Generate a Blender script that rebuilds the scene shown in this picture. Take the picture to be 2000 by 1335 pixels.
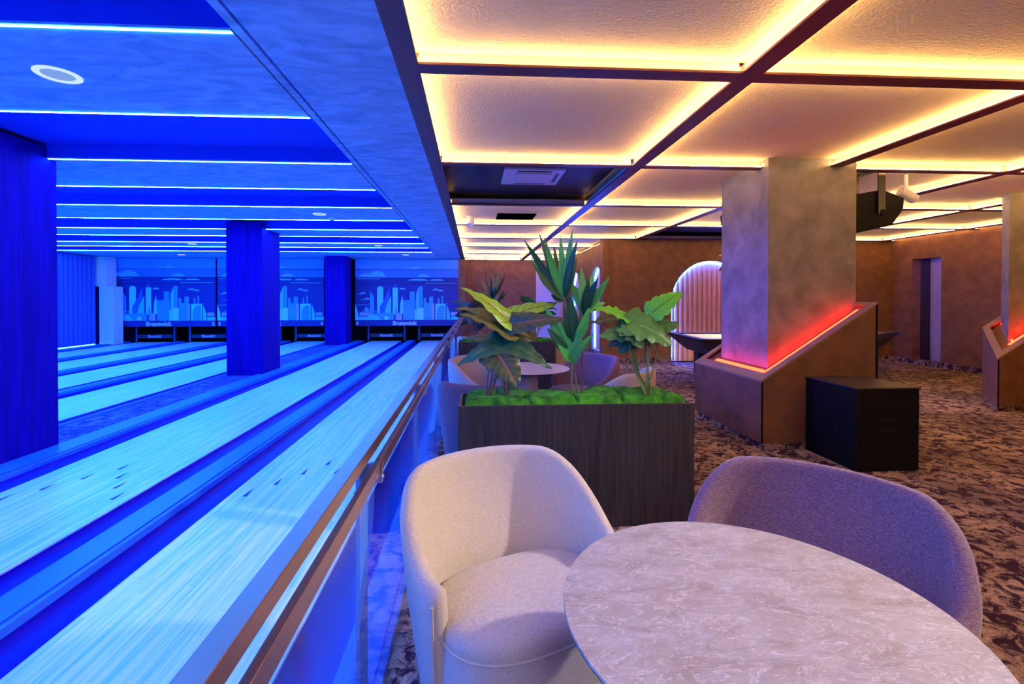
import bpy, bmesh, math, random
from mathutils import Vector, Matrix, noise
random.seed(7)
S = bpy.context.scene
for o in list(bpy.data.objects): bpy.data.objects.remove(o)
COL = S.collection
R = math.radians
# ------------------------------------------------------------------ camera
EYE = 1.464; FPX = 917.0; YAW = math.atan(54/917); PITCH = R(.5)
PX, PY = 980.0, 583 + FPX*math.tan(PITCH)
cam = bpy.data.cameras.new('camera'); co = bpy.data.objects.new('camera', cam); COL.objects.link(co)
co.location = (0, 0, EYE); co.rotation_euler = (R(90)-PITCH, 0, -YAW)
cam.sensor_fit = 'HORIZONTAL'; cam.sensor_width = 36; cam.lens = 36*FPX/2000
cam.shift_x = (1000-PX)/2000; cam.shift_y = -(667.5-PY)/2000
cam.clip_start = .05; cam.clip_end = 100
S.camera = co
S.view_settings.view_transform = 'Standard'; S.view_settings.look = 'None'
S.view_settings.gamma = 1; S.view_settings.use_curve_mapping = False
S.view_settings.exposure = 0.0
w = bpy.data.worlds.new('world'); S.world = w; w.use_nodes = True
w.node_tree.nodes['Background'].inputs[0].default_value = (.35, .3, .5, 1)
w.node_tree.nodes['Background'].inputs[1].default_value = .006
CEIL = 2.817
def lamp(name, kind, loc, energy, color, size=.2, rot=(0, 0, 0), **kw):
    d = bpy.data.lights.new(name, kind); d.energy = energy; d.color = color
    if kind == 'AREA':
        d.size = size
        if 'size_y' in kw: d.shape = 'RECTANGLE'; d.size_y = kw['size_y']
    else: d.shadow_soft_size = size
    if kind == 'SPOT': d.spot_size = kw.get('spot', R(70)); d.spot_blend = kw.get('blend', .6)
    o = bpy.data.objects.new(name, d); COL.objects.link(o); o.location = loc; o.rotation_euler = rot
    return o
def aim(o, p):
    o.rotation_euler = (Vector(p)-o.location).to_track_quat('-Z', 'Y').to_euler()
aim(lamp('front_fill', 'SPOT', (.45, -1.6, 2.7), 95, (1.0, .92, .86), .4, spot=R(88), blend=.8), (.65, 1.9, .5))  # first spot: soft fill added behind the camera, not a ceiling fitting
aim(lamp('side_spot', 'SPOT', (4.0, 1.75, 2.78), 560, (1.0, .90, .82), .09, spot=R(52), blend=.8), (.45, 1.75, .7))
aim(lamp('blue_wash', 'SPOT', (-2.2, 5.7, 2.6), 1300, (.12, .05, 1), .10, spot=R(30), blend=.9), (2.95, 5.1, 1.2))
lamp('violet_lamp', 'AREA', (10.18, 9.25, 2.5), 9, (.22, .10, 1), .15, rot=(0, R(-25), 0))
BLUE = (.022, .21, 1.0); WARM = (1.0, .60, .24)
LANE_LED = 300; CELL_LED = 115
# ------------------------------------------------------------------ materials
MATS = {}
def nt(name):
    m = bpy.data.materials.new(name); m.use_nodes = True
    n = m.node_tree; b = n.nodes['Principled BSDF']; return m, n, b
def mat(name, c, rough=.6, metal=0., spec=.5, c2=None, sc=8, lo=.35, hi=.65, stretch=(1, 1, 1), bump=0, bsc=60, detail=6, dist=0, sheen=0, coat=0):
    if name in MATS: return MATS[name]
    m, n, b = nt(name)
    b.inputs['Base Color'].default_value = (*c, 1); b.inputs['Roughness'].default_value = rough
    b.inputs['Metallic'].default_value = metal; b.inputs['Specular IOR Level'].default_value = spec
    if sheen: b.inputs['Sheen Weight'].default_value = sheen; b.inputs['Sheen Roughness'].default_value = .5
    if coat: b.inputs['Coat Weight'].default_value = coat; b.inputs['Coat Roughness'].default_value = .08
    if c2 or bump:
        tc = n.nodes.new('ShaderNodeTexCoord'); mp = n.nodes.new('ShaderNodeMapping'); mp.inputs['Scale'].default_value = stretch
        n.links.new(tc.outputs['Object'], mp.inputs['Vector'])
    if c2:
        t = n.nodes.new('ShaderNodeTexNoise'); t.inputs['Scale'].default_value = sc; t.inputs['Detail'].default_value = detail; t.inputs['Distortion'].default_value = dist
        r = n.nodes.new('ShaderNodeValToRGB'); e = r.color_ramp.elements
        e[0].position = lo; e[0].color = (*c, 1); e[1].position = hi; e[1].color = (*c2, 1)
        n.links.new(mp.outputs[0], t.inputs['Vector']); n.links.new(t.outputs[0], r.inputs[0]); n.links.new(r.outputs[0], b.inputs['Base Color'])
    if bump:
        t2 = n.nodes.new('ShaderNodeTexNoise'); t2.inputs['Scale'].default_value = bsc; t2.inputs['Detail'].default_value = 3
        bp = n.nodes.new('ShaderNodeBump'); bp.inputs['Strength'].default_value = min(1, bump); bp.inputs['Distance'].default_value = .01*max(1, bump)
        n.links.new(mp.outputs[0], t2.inputs['Vector']); n.links.new(t2.outputs[0], bp.inputs['Height']); n.links.new(bp.outputs[0], b.inputs['Normal'])
    MATS[name] = m; return m
def emis(name, c, s):
    if name in MATS: return MATS[name]
    m, n, b = nt(name); n.nodes.remove(b); e = n.nodes.new('ShaderNodeEmission')
    e.inputs[0].default_value = (*c, 1); e.inputs[1].default_value = s
    n.links.new(e.outputs[0], n.nodes['Material Output'].inputs[0]); MATS[name] = m; return m
M_led = emis('blue_led', BLUE, LANE_LED)
M_warm = emis('warm_led', WARM, CELL_LED)
M_red = emis('red_led', (1, .012, .004), 42)
M_arch = emis('arch_led', (.012, .08, 1), 650)
M_web = mat('beam_side', (.75, .70, .62), .8)
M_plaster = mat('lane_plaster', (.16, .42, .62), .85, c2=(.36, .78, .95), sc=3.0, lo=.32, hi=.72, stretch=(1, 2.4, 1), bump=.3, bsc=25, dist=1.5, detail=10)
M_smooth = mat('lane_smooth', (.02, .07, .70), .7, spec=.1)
M_panel = mat('panel_plaster', (.68, .55, .29), .9, bump=1.0, bsc=60)
M_beam = mat('beam_paint', (.13, .030, .024), .5, bump=.1, bsc=40)
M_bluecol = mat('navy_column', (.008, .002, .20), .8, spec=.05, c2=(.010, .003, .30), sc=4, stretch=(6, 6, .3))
M_wall = mat('brown_plaster', (.135, .055, .026), .75, c2=(.22, .095, .042), sc=5, lo=.3, hi=.7, stretch=(1, 1, 1.2), bump=.25, bsc=60, detail=10)
M_pillar = mat('taupe_stucco', (.145, .130, .118), .7, c2=(.25, .225, .205), sc=4.5, lo=.34, hi=.68, bump=.3, bsc=30, detail=12, dist=.4)
M_box = mat('rust_panel', (.10, .040, .021), .6, c2=(.185, .075, .034), sc=5, lo=.3, hi=.7, bump=.15, bsc=50, detail=10)
M_boxtop = mat('rust_edge', (.24, .15, .10), .5)
M_gutter = mat('gutter_plastic', (.004, .002, .42), .4, spec=.15)
M_cap = mat('lane_cap', (.03, .22, .85), .35, spec=.3)
M_fly_ = 0
M_black = mat('black_matt', (.0035, .0035, .005), .6, spec=.12)
M_blackw = mat('black_wood', (.008, .008, .012), .5, c2=(.038, .034, .046), sc=6, lo=.3, hi=.75, dist=.3, stretch=(9, 9, .45), bump=.1, bsc=30)
M_darkm = mat('dark_metal', (.03, .028, .028), .35, metal=.7)
M_bronze = mat('bronze_profile', (.34, .20, .15), .28, metal=.85)
M_steel = mat('brushed_steel', (.55, .55, .58), .3, metal=1)
M_white = mat('white_plastic', (.75, .73, .72), .45)
M_door = mat('pale_door', (.62, .52, .52), .5)
M_brass = mat('brass', (.75, .58, .25), .25, metal=1)
M_felt = mat('table_felt', (.62, .52, .36), .8)
M_stem = mat('stem_green', (.10, .20, .04), .5)
M_stem2 = mat('stem_red', (.13, .05, .06), .5)
M_stem3 = mat('stem_woody', (.16, .14, .08), .6)
M_fly = mat('flute_fabric', (.80, .36, .17), .8, bump=.15, bsc=30)
M_flyb = mat('flute_fabric_blue', (.04, .10, .50), .8)

def carpet(name='carpet', dark=(.035, .014, .034), light=(.60, .45, .33)):
    m, n, b = nt(name); b.inputs['Roughness'].default_value = .95; b.inputs['Specular IOR Level'].default_value = .1
    L = n.links.new; N = n.nodes.new
    tc = N('ShaderNodeTexCoord')
    def noi(sc, det, ro, di, lo, hi):
        t = N('ShaderNodeTexNoise'); t.inputs['Scale'].default_value = sc; t.inputs['Detail'].default_value = det; t.inputs['Roughness'].default_value = ro; t.inputs['Distortion'].default_value = di
        L(tc.outputs['Object'], t.inputs['Vector']); r = N('ShaderNodeMapRange'); r.inputs[1].default_value = lo; r.inputs[2].default_value = hi; L(t.outputs[0], r.inputs[0]); return r
    A = noi(1.1, 4, .6, .3, .42, .58); B = noi(10, 7, .72, 1.0, .45, .54); C = noi(40, 5, .8, .3, .35, .65)
    def m3(op, p, q_):
        x = N('ShaderNodeMath'); x.operation = op
        for i_, k_ in enumerate((p, q_)):
            if isinstance(k_, float): x.inputs[i_].default_value = k_
            else: L(k_, x.inputs[i_])
        return x.outputs[0]
    ab = m3('ADD', m3('MULTIPLY', A.outputs[0], .55), .45)
    ad = m3('MULTIPLY', m3('MULTIPLY', B.outputs[0], ab), m3('ADD', m3('MULTIPLY', C.outputs[0], .6), .4))
    c = N('ShaderNodeMix'); c.data_type = 'RGBA'; c.inputs[6].default_value = (*dark, 1); c.inputs[7].default_value = (*light, 1)
    L(ad, c.inputs[0]); L(c.outputs[2], b.inputs['Base Color'])
    bp = N('ShaderNodeBump'); bp.inputs['Strength'].default_value = .5; bp.inputs['Distance'].default_value = .006
    f2 = N('ShaderNodeTexNoise'); f2.inputs['Scale'].default_value = 260; L(tc.outputs['Object'], f2.inputs['Vector'])
    L(f2.outputs[0], bp.inputs['Height']); L(bp.outputs[0], b.inputs['Normal'])
    return m
M_carpet = carpet(); M_carpetlit = carpet('carpet_blue_lit', (.03, .03, .26), (.20, .28, .70))  # second copy: same carpet with the blue lane light put into its colours

def lanewood():
    m, n, b = nt('lane_surface'); b.inputs['Roughness'].default_value = .32
    L = n.links.new; N = n.nodes.new
    tc = N('ShaderNodeTexCoord')
    mp = N('ShaderNodeMapping'); mp.inputs['Scale'].default_value = (37, .9, 1); L(tc.outputs['Object'], mp.inputs[0])
    a = N('ShaderNodeTexNoise'); a.inputs['Scale'].default_value = 1; a.inputs['Detail'].default_value = 5; L(mp.outputs[0], a.inputs['Vector'])
    mp2 = N('ShaderNodeMapping'); mp2.inputs['Scale'].default_value = (160, 3.5, 1); L(tc.outputs['Object'], mp2.inputs[0])
    a2 = N('ShaderNodeTexNoise'); a2.inputs['Scale'].default_value = 1; a2.inputs['Detail'].default_value = 5; L(mp2.outputs[0], a2.inputs['Vector'])
    # boards: one tint per 27 mm strip
    sx = N('ShaderNodeSeparateXYZ'); L(tc.outputs['Object'], sx.inputs[0])
    q = N('ShaderNodeMath'); q.operation = 'MULTIPLY'; q.inputs[1].default_value = 37; L(sx.outputs[0], q.inputs[0])
    fl = N('ShaderNodeMath'); fl.operation = 'FLOOR'; L(q.outputs[0], fl.inputs[0])
    q2 = N('ShaderNodeMath'); q2.operation = 'MULTIPLY'; q2.inputs[1].default_value = .9; L(sx.outputs[1], q2.inputs[0])
    q3 = N('ShaderNodeMath'); q3.operation = 'MULTIPLY_ADD'; q3.inputs[1].default_value = .37; L(fl.outputs[0], q3.inputs[0]); L(q2.outputs[0], q3.inputs[2])
    f3 = N('ShaderNodeMath'); f3.operation = 'FLOOR'; L(q3.outputs[0], f3.inputs[0])
    cb = N('ShaderNodeCombineXYZ'); L(fl.outputs[0], cb.inputs[0]); L(f3.outputs[0], cb.inputs[1])
    wn = N('ShaderNodeTexWhiteNoise'); L(cb.outputs[0], wn.inputs['Vector'])
    s = N('ShaderNodeMath'); s.operation = 'MULTIPLY_ADD'; s.inputs[1].default_value = .22; L(wn.outputs[0], s.inputs[0]); L(a.outputs[0], s.inputs[2])
    s2 = N('ShaderNodeMath'); s2.operation = 'MULTIPLY_ADD'; s2.inputs[1].default_value = .9; L(a2.outputs[0], s2.inputs[0]); L(s.outputs[0], s2.inputs[2])
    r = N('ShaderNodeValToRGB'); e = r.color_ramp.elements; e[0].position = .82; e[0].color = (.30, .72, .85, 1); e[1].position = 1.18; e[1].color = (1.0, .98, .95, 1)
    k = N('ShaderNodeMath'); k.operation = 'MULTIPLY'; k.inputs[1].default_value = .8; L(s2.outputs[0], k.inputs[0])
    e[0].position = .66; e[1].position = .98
    L(k.outputs[0], r.inputs[0]); L(r.outputs[0], b.inputs['Base Color'])
    return m
M_lane = lanewood()

def marble():
    m, n, b = nt('stone_laminate'); b.inputs['Roughness'].default_value = .42
    L = n.links.new; N = n.nodes.new
    tc = N('ShaderNodeTexCoord'); mp = N('ShaderNodeMapping'); mp.inputs['Rotation'].default_value = (0, 0, .6); mp.inputs['Scale'].default_value = (1, 2.1, 1); L(tc.outputs['Object'], mp.inputs[0])
    wv = N('ShaderNodeTexNoise'); wv.inputs['Scale'].default_value = 6; wv.inputs['Detail'].default_value = 5
    L(mp.outputs[0], wv.inputs['Vector'])
    mx = N('ShaderNodeMix'); mx.data_type = 'RGBA'; mx.blend_type = 'LINEAR_LIGHT'; mx.inputs[0].default_value = .14
    L(mp.outputs[0], mx.inputs[6]); L(wv.outputs['Color'], mx.inputs[7])
    a = N('ShaderNodeTexNoise'); a.inputs['Scale'].default_value = 7; a.inputs['Detail'].default_value = 10; a.inputs['Roughness'].default_value = .7; L(mx.outputs[2], a.inputs['Vector'])
    r = N('ShaderNodeValToRGB'); e = r.color_ramp.elements; e[0].position = .3; e[0].color = (.27, .235, .20, 1); e[1].position = .66; e[1].color = (.47, .455, .43, 1); L(a.outputs[0], r.inputs[0])
    v = N('ShaderNodeTexNoise'); v.inputs['Scale'].default_value = 13; v.inputs['Detail'].default_value = 6; v.inputs['Distortion'].default_value = 1.5; L(mx.outputs[2], v.inputs['Vector'])
    d = N('ShaderNodeMath'); d.operation = 'SUBTRACT'; d.inputs[1].default_value = .5; L(v.outputs[0], d.inputs[0])
    ab = N('ShaderNodeMath'); ab.operation = 'ABSOLUTE'; L(d.outputs[0], ab.inputs[0])
    r2 = N('ShaderNodeValToRGB'); r2.color_ramp.elements[0].position = 0; r2.color_ramp.elements[0].color = (.55,)*3+(1,); r2.color_ramp.elements[1].position = .022; r2.color_ramp.elements[1].color = (0, 0, 0, 1); L(ab.outputs[0], r2.inputs[0])
    c = N('ShaderNodeMix'); c.data_type = 'RGBA'; L(r2.outputs[0], c.inputs[0]); L(r.outputs[0], c.inputs[6]); c.inputs[7].default_value = (.80, .78, .78, 1)
    L(c.outputs[2], b.inputs['Base Color']); return m
M_stone = marble()

def fabric(name, c, c2):
    m, n, b = nt(name); b.inputs['Roughness'].default_value = .9; b.inputs['Specular IOR Level'].default_value = .15
    b.inputs['Sheen Weight'].default_value = .25
    L = n.links.new; N = n.nodes.new
    tc = N('ShaderNodeTexCoord')
    fac = []
    for sc in ((420, 420, 90), (90, 90, 420)):
        mp = N('ShaderNodeMapping'); mp.inputs['Scale'].default_value = sc; L(tc.outputs['Object'], mp.inputs[0])
        t = N('ShaderNodeTexNoise'); t.inputs['Scale'].default_value = 1; t.inputs['Detail'].default_value = 2; L(mp.outputs[0], t.inputs['Vector']); fac.append(t)
    ad = N('ShaderNodeMath'); ad.operation = 'ADD'; L(fac[0].outputs[0], ad.inputs[0]); L(fac[1].outputs[0], ad.inputs[1])
    h = N('ShaderNodeMath'); h.operation = 'MULTIPLY'; h.inputs[1].default_value = .5; L(ad.outputs[0], h.inputs[0])
    r = N('ShaderNodeValToRGB'); e = r.color_ramp.elements; e[0].position = .36; e[0].color = (*c, 1); e[1].position = .64; e[1].color = (*c2, 1)
    L(h.outputs[0], r.inputs[0]); L(r.outputs[0], b.inputs['Base Color'])
    bp = N('ShaderNodeBump'); bp.inputs['Strength'].default_value = .35; bp.inputs['Distance'].default_value = .002
    L(h.outputs[0], bp.inputs['Height']); L(bp.outputs[0], b.inputs['Normal']); return m
M_cream = fabric('cream_weave', (.50, .45, .40), (.68, .62, .56))
M_purple = fabric('plum_weave', (.085, .05, .095), (.24, .155, .235))

def leafmat(name, c, vein, back, sc=14, w=.12):
    m, n, b = nt(name); b.inputs['Roughness'].default_value = .38
    L = n.links.new; N = n.nodes.new
    uv = N('ShaderNodeUVMap'); sx = N('ShaderNodeSeparateXYZ'); L(uv.outputs[0], sx.inputs[0])
    # u across (-1..1 stored 0..1), v along: side veins slant forward
    a = N('ShaderNodeMath'); a.operation = 'SUBTRACT'; a.inputs[1].default_value = .5; L(sx.outputs[0], a.inputs[0])
    ab = N('ShaderNodeMath'); ab.operation = 'ABSOLUTE'; L(a.outputs[0], ab.inputs[0])
    q = N('ShaderNodeMath'); q.operation = 'MULTIPLY_ADD'; q.inputs[1].default_value = -.45; L(ab.outputs[0], q.inputs[0]); L(sx.outputs[1], q.inputs[2])
    s = N('ShaderNodeMath'); s.operation = 'MULTIPLY'; s.inputs[1].default_value = sc; L(q.outputs[0], s.inputs[0])
    fr = N('ShaderNodeMath'); fr.operation = 'FRACT'; L(s.outputs[0], fr.inputs[0])
    lt = N('ShaderNodeMath'); lt.operation = 'LESS_THAN'; lt.inputs[1].default_value = w; L(fr.outputs[0], lt.inputs[0])
    mid = N('ShaderNodeMath'); mid.operation = 'LESS_THAN'; mid.inputs[1].default_value = .03; L(ab.outputs[0], mid.inputs[0])
    mxx = N('ShaderNodeMath'); mxx.operation = 'MAXIMUM'; L(lt.outputs[0], mxx.inputs[0]); L(mid.outputs[0], mxx.inputs[1])
    c1 = N('ShaderNodeMix'); c1.data_type = 'RGBA'; L(mxx.outputs[0], c1.inputs[0]); c1.inputs[6].default_value = (*c, 1); c1.inputs[7].default_value = (*vein, 1)
    g = N('ShaderNodeNewGeometry'); c2 = N('ShaderNodeMix'); c2.data_type = 'RGBA'; L(g.outputs['Backfacing'], c2.inputs[0]); L(c1.outputs[2], c2.inputs[6]); c2.inputs[7].default_value = (*back, 1)
    L(c2.outputs[2], b.inputs['Base Color']); return m
M_leafA = leafmat('lime_leaf', (.26, .58, .04), (.22, .05, .03), (.16, .13, .05), 7, .10)
M_leafB = leafmat('dark_leaf', (.008, .055, .03), (.22, .07, .09), (.05, .05, .035), 7, .07)
M_leafC = leafmat('olive_leaf', (.11, .13, .035), (.06, .12, .03), (.15, .09, .05), 7, .08)
M_leafD = leafmat('blade_leaf', (.045, .42, .12), (.12, .42, .12), (.02, .13, .06), 1, 0)
M_leafE = leafmat('blade_leaf_dark', (.010, .09, .045), (.05, .2, .08), (.01, .06, .04), 1, 0)
M_leafF = leafmat('split_leaf', (.03, .19, .06), (.07, .32, .12), (.04, .10, .04), 9, .06)
M_leafG = leafmat('fresh_leaf', (.08, .55, .04), (.04, .25, .03), (.05, .25, .04), 9, .08)
M_moss = mat('moss', (.010, .10, .004), .95, c2=(.06, .42, .008), sc=14, lo=.32, hi=.70, bump=1.0, bsc=120, detail=10)
def glassmat():
    m, n, b = nt('clear_glass'); b.inputs['Base Color'].default_value = (.9, .93, 1, 1); b.inputs['Roughness'].default_value = .02
    b.inputs['Transmission Weight'].default_value = 1; b.inputs['IOR'].default_value = 1.45; return m
M_glass = glassmat()
def glasspanel():
    # thin pane: clear with a fresnel reflection
    m, n, b = nt('pane_glass'); n.nodes.remove(b); L = n.links.new; N = n.nodes.new
    t = N('ShaderNodeBsdfTransparent'); t.inputs[0].default_value = (.96, .98, 1, 1)
    g = N('ShaderNodeBsdfGlossy'); g.inputs[1].default_value = .01; g.inputs[0].default_value = (1, 1, 1, 1)
    lw = N('ShaderNodeLayerWeight'); lw.inputs[0].default_value = .5
    pw = N('ShaderNodeMath'); pw.operation = 'POWER'; pw.inputs[1].default_value = 5; L(lw.outputs['Facing'], pw.inputs[0])
    f = N('ShaderNodeMath'); f.operation = 'MULTIPLY_ADD'; f.inputs[1].default_value = .72; f.inputs[2].default_value = .03; L(pw.outputs[0], f.inputs[0])
    mx = N('ShaderNodeMixShader'); L(f.outputs[0], mx.inputs[0]); L(t.outputs[0], mx.inputs[1]); L(g.outputs[0], mx.inputs[2])
    L(mx.outputs[0], n.nodes['Material Output'].inputs[0]); return m
M_pane = glasspanel()

# ------------------------------------------------------------------ mesh helpers
class MB:
    def __init__(s): s.v = []; s.f = []; s.m = []; s.uv = {}
    def add(s, vs, fs, mi=0):
        o = len(s.v); s.v += [tuple(p) for p in vs]
        for f in fs: s.f.append(tuple(i+o for i in f)); s.m.append(mi)
    def box(s, x0, x1, y0, y1, z0, z1, mi=0):
        s.add([(x0, y0, z0), (x1, y0, z0), (x1, y1, z0), (x0, y1, z0), (x0, y0, z1), (x1, y0, z1), (x1, y1, z1), (x0, y1, z1)],
              [(0, 3, 2, 1), (4, 5, 6, 7), (0, 1, 5, 4), (1, 2, 6, 5), (2, 3, 7, 6), (3, 0, 4, 7)], mi)
    def prism(s, poly, axis, a, b, mi=0):
        n = len(poly)
        P = lambda p, t: (t, p[0], p[1]) if axis == 'x' else (p[0], t, p[1]) if axis == 'y' else (p[0], p[1], t)
        s.add([P(p, a) for p in poly]+[P(p, b) for p in poly], [tuple(range(n)), tuple(range(2*n-1, n-1, -1))]+[(i, i+n, (i+1) % n+n, (i+1) % n) for i in range(n)], mi)
    def tube(s, pts, r, seg=8, mi=0, r2=None):
        pts = [Vector(p) for p in pts]; n = len(pts); vs = []
        for i, p in enumerate(pts):
            d = (pts[min(i+1, n-1)]-pts[max(i-1, 0)]).normalized()
            a = d.orthogonal().normalized() if i == 0 else (a-d*a.dot(d)).normalized()
            b = d.cross(a); rr = r if r2 is None else r+(r2-r)*i/(n-1)
            vs += [p+(a*math.cos(2*math.pi*k/seg)+b*math.sin(2*math.pi*k/seg))*rr for k in range(seg)]
        fs = [(i*seg+k, i*seg+(k+1) % seg, (i+1)*seg+(k+1) % seg, (i+1)*seg+k) for i in range(n-1) for k in range(seg)]
        fs += [tuple(range(seg-1, -1, -1)), tuple((n-1)*seg+k for k in range(seg))]
        s.add(vs, fs, mi)
    def lathe(s, prof, seg=32, c=(0, 0), mi=0):
        vs = [(c[0]+r*math.cos(2*math.pi*k/seg), c[1]+r*math.sin(2*math.pi*k/seg), z) for r, z in prof for k in range(seg)]
        n = len(prof)
        fs = [(i*seg+k, i*seg+(k+1) % seg, (i+1)*seg+(k+1) % seg, (i+1)*seg+k) for i in range(n-1) for k in range(seg)]
        fs += [tuple(range(seg-1, -1, -1)), tuple((n-1)*seg+k for k in range(seg))]
        s.add(vs, fs, mi)
    def grid(s, rows, mi=0, close=False):
        n = len(rows); m = len(rows[0]); vs = [p for r in rows for p in r]
        fs = [(i*m+j, i*m+(j+1) % m, (i+1)*m+(j+1) % m, (i+1)*m+j) for i in range(n-1) for j in range(m if close else m-1)]
        s.add(vs, fs, mi)
    def build(s, name, mats, parent=None, smooth=False, bevel=0, loc=None, fix=True):
        me = bpy.data.meshes.new(name); me.from_pydata(s.v, [], s.f)
        for q in (mats if isinstance(mats, (list, tuple)) else [mats]): me.materials.append(q)
        me.polygons.foreach_set('material_index', s.m)
        if fix:
            bm = bmesh.new(); bm.from_mesh(me)
            bmesh.ops.recalc_face_normals(bm, faces=bm.faces)
            if bevel:
                bmesh.ops.bevel(bm, geom=[e for e in bm.edges], offset=bevel, segments=2, affect='EDGES', profile=.6)
            bm.to_mesh(me); bm.free()
        if smooth:
            me.polygons.foreach_set('use_smooth', [True]*len(me.polygons))
            try: me.set_sharp_from_angle(angle=R(smooth if smooth is not True else 45))
            except Exception: pass
        me.update()
        o = bpy.data.objects.new(name, me); COL.objects.link(o)
        if parent is not None: o.parent = parent
        if loc: o.location = loc
        return o
def tag(o, label=None, cat=None, group=None, kind=None):
    if label: o['label'] = label
    if cat: o['category'] = cat
    if group: o['group'] = group
    if kind: o['kind'] = kind
    return o
def empty(name, loc=(0, 0, 0), rz=0, **k):
    o = bpy.data.objects.new(name, None); COL.objects.link(o); o.location = loc; o.rotation_euler = (0, 0, rz); o.empty_display_size = .1
    return tag(o, **k)
def copy_tree(o, parent=None):
    c = o.copy(); COL.objects.link(c); c.parent = parent
    for ch in [x for x in bpy.data.objects if x.parent == o]: copy_tree(ch, c)
    return c
def box(name, dims, m, parent=None, bevel=0, **k):
    b = MB(); b.box(*dims); o = b.build(name, m, parent, bevel=bevel); return tag(o, **k)
def at(u, v, y):
    x, d, z = (u-PX)/FPX, 1., -(v-PY)/FPX
    d, z = d*math.cos(PITCH)+z*math.sin(PITCH), -d*math.sin(PITCH)+z*math.cos(PITCH)
    x, d = x*math.cos(YAW)+d*math.sin(YAW), -x*math.sin(YAW)+d*math.cos(YAW)
    t = y/d; return Vector((x*t, y, EYE+z*t))
STR = dict(kind='structure')
# ------------------------------------------------------------------ floors and walls
b = MB(); b.box(-.34, 11.6, -3.2, 16.6, -.12, 0); b.build('floor', M_carpet)['kind'] = 'structure'
box('floor_strip', (-4.86, -4.12, -3.2, 16.4, -.12, .004), M_carpetlit, **STR)
box('floor_lane_bed', (-12.3, -.34, -3.2, 17.8, -.25, -.12), M_black, **STR)
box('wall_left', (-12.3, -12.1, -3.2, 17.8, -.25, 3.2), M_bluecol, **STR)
box('wall_back', (-12.3, 11.6, -3.4, -3.2, -.25, 3.2), M_wall, **STR)
box('wall_right', (11.4, 11.6, -3.2, 16.6, -.12, 3.2), M_wall, **STR)
box('wall_pit', (-12.3, -.42, 17.6, 17.8, -.25, 3.2), M_black, **STR)
box('wall_lane_end', (-.54, -.30, 16.1, 17.6, -.12, 3.2), M_wall, **STR)

def wall_with_arches(name, u0, u1, ztop, arches, place, m, depth=.14, z0=0.):
    """wall face in (u,z); arches: (centre, radius, spring z, sill z); place(u,z,d)->point, d>0 goes into the wall"""
    mb = MB(); xs = sorted(arches); cur = u0; N = 20
    def q(a, b2, c, d): mb.add([place(*a), place(*b2), place(*c), place(*d)], [(0, 1, 2, 3)])
    for (c, r, zs, sill) in xs:
        q((cur, z0, 0), (c-r, z0, 0), (c-r, ztop, 0), (cur, ztop, 0))
        if sill > z0: q((c-r, z0, 0), (c+r, z0, 0), (c+r, sill, 0), (c-r, sill, 0))
        pts = [(c-r*math.cos(math.pi*k/N), zs+r*math.sin(math.pi*k/N)) for k in range(N+1)]
        for k in range(N):
            a, b2 = pts[k], pts[k+1]
            q((a[0], a[1], 0), (b2[0], b2[1], 0), (b2[0], ztop, 0), (a[0], ztop, 0))
            q((a[0], a[1], 0), (b2[0], b2[1], 0), (b2[0], b2[1], depth), (a[0], a[1], depth))
        for sx in (c-r, c+r): q((sx, sill, 0), (sx, zs, 0), (sx, zs, depth), (sx, sill, depth))
        q((c-r, sill, 0), (c+r, sill, 0), (c+r, sill, depth), (c-r, sill, depth))
        # back of niche
        mb.add([place(c-r-.05, sill-.02, depth), place(c+r+.05, sill-.02, depth), place(c+r+.05, zs+r+.05, depth), place(c-r-.05, zs+r+.05, depth)], [(0, 1, 2, 3)])
        cur = c+r
    q((cur, z0, 0), (u1, z0, 0), (u1, ztop, 0), (cur, ztop, 0))
    # back skin so the wall has thickness
    for a, b2 in ((u0, u1),):
        q((a, z0, depth+.06), (b2, z0, depth+.06), (b2, ztop, depth+.06), (a, ztop, depth+.06))
    for uu in (u0, u1): q((uu, z0, 0), (uu, ztop, 0), (uu, ztop, depth+.06), (uu, z0, depth+.06))
    o = mb.build(name, m, fix=False); o['kind'] = 'structure'
    for (c, r, zs, sill) in xs:
        p = .115 if r > .7 else .10; n = round(2*r/p); p = 2*r/n
        for k in range(n):
            uc = c-r+p*(k+.5); top = zs+math.sqrt(max(0, r*r-(max(0, abs(uc-c)-p/2))**2))-.004
            fb = MB(); rows = []
            for z in (sill+.01, top):
                rows.append([place(uc+math.cos(math.pi*j/8)*p/2, z, depth-.004-.030*math.sin(math.pi*j/8)) for j in range(9)])
            fb.grid(rows); fo = fb.build('flute', M_fly, o, smooth=80, fix=False)
        lb = MB()
        path = [(c-r+.012, sill+.02)]+[(c-(r-.012)*math.cos(math.pi*k/N), zs+(r-.012)*math.sin(math.pi*k/N)) for k in range(N+1)]+[(c+r-.012, sill+.02)]
        lb.tube([place(a, z, depth-.055) for a, z in path], .006, 5)
        lb.build('led_strip', M_arch, o)
    return o
AW = 10.58
wall_with_arches('wall_arch', 3.05, 9.86, 2.93, [(5.50, .96, 1.38, .0)], lambda u, z, d: (u, AW+d, z), M_wall)
wall_with_arches('wall_side', 10.78, 16.5, 2.93, [(11.92, .50, 1.78, .14), (14.45, .50, 1.78, .14)], lambda u, z, d: (3.14+d, u, z), M_wall)
# pilaster at the corner
box('wall_corner_pilaster', (2.92, 3.05, 10.50, 10.78, 0, 2.93), M_wall, **STR)
box('wall_far', (-.30, 3.34, 16.5, 16.7, -.12, 3.2), M_wall, **STR)
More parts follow.
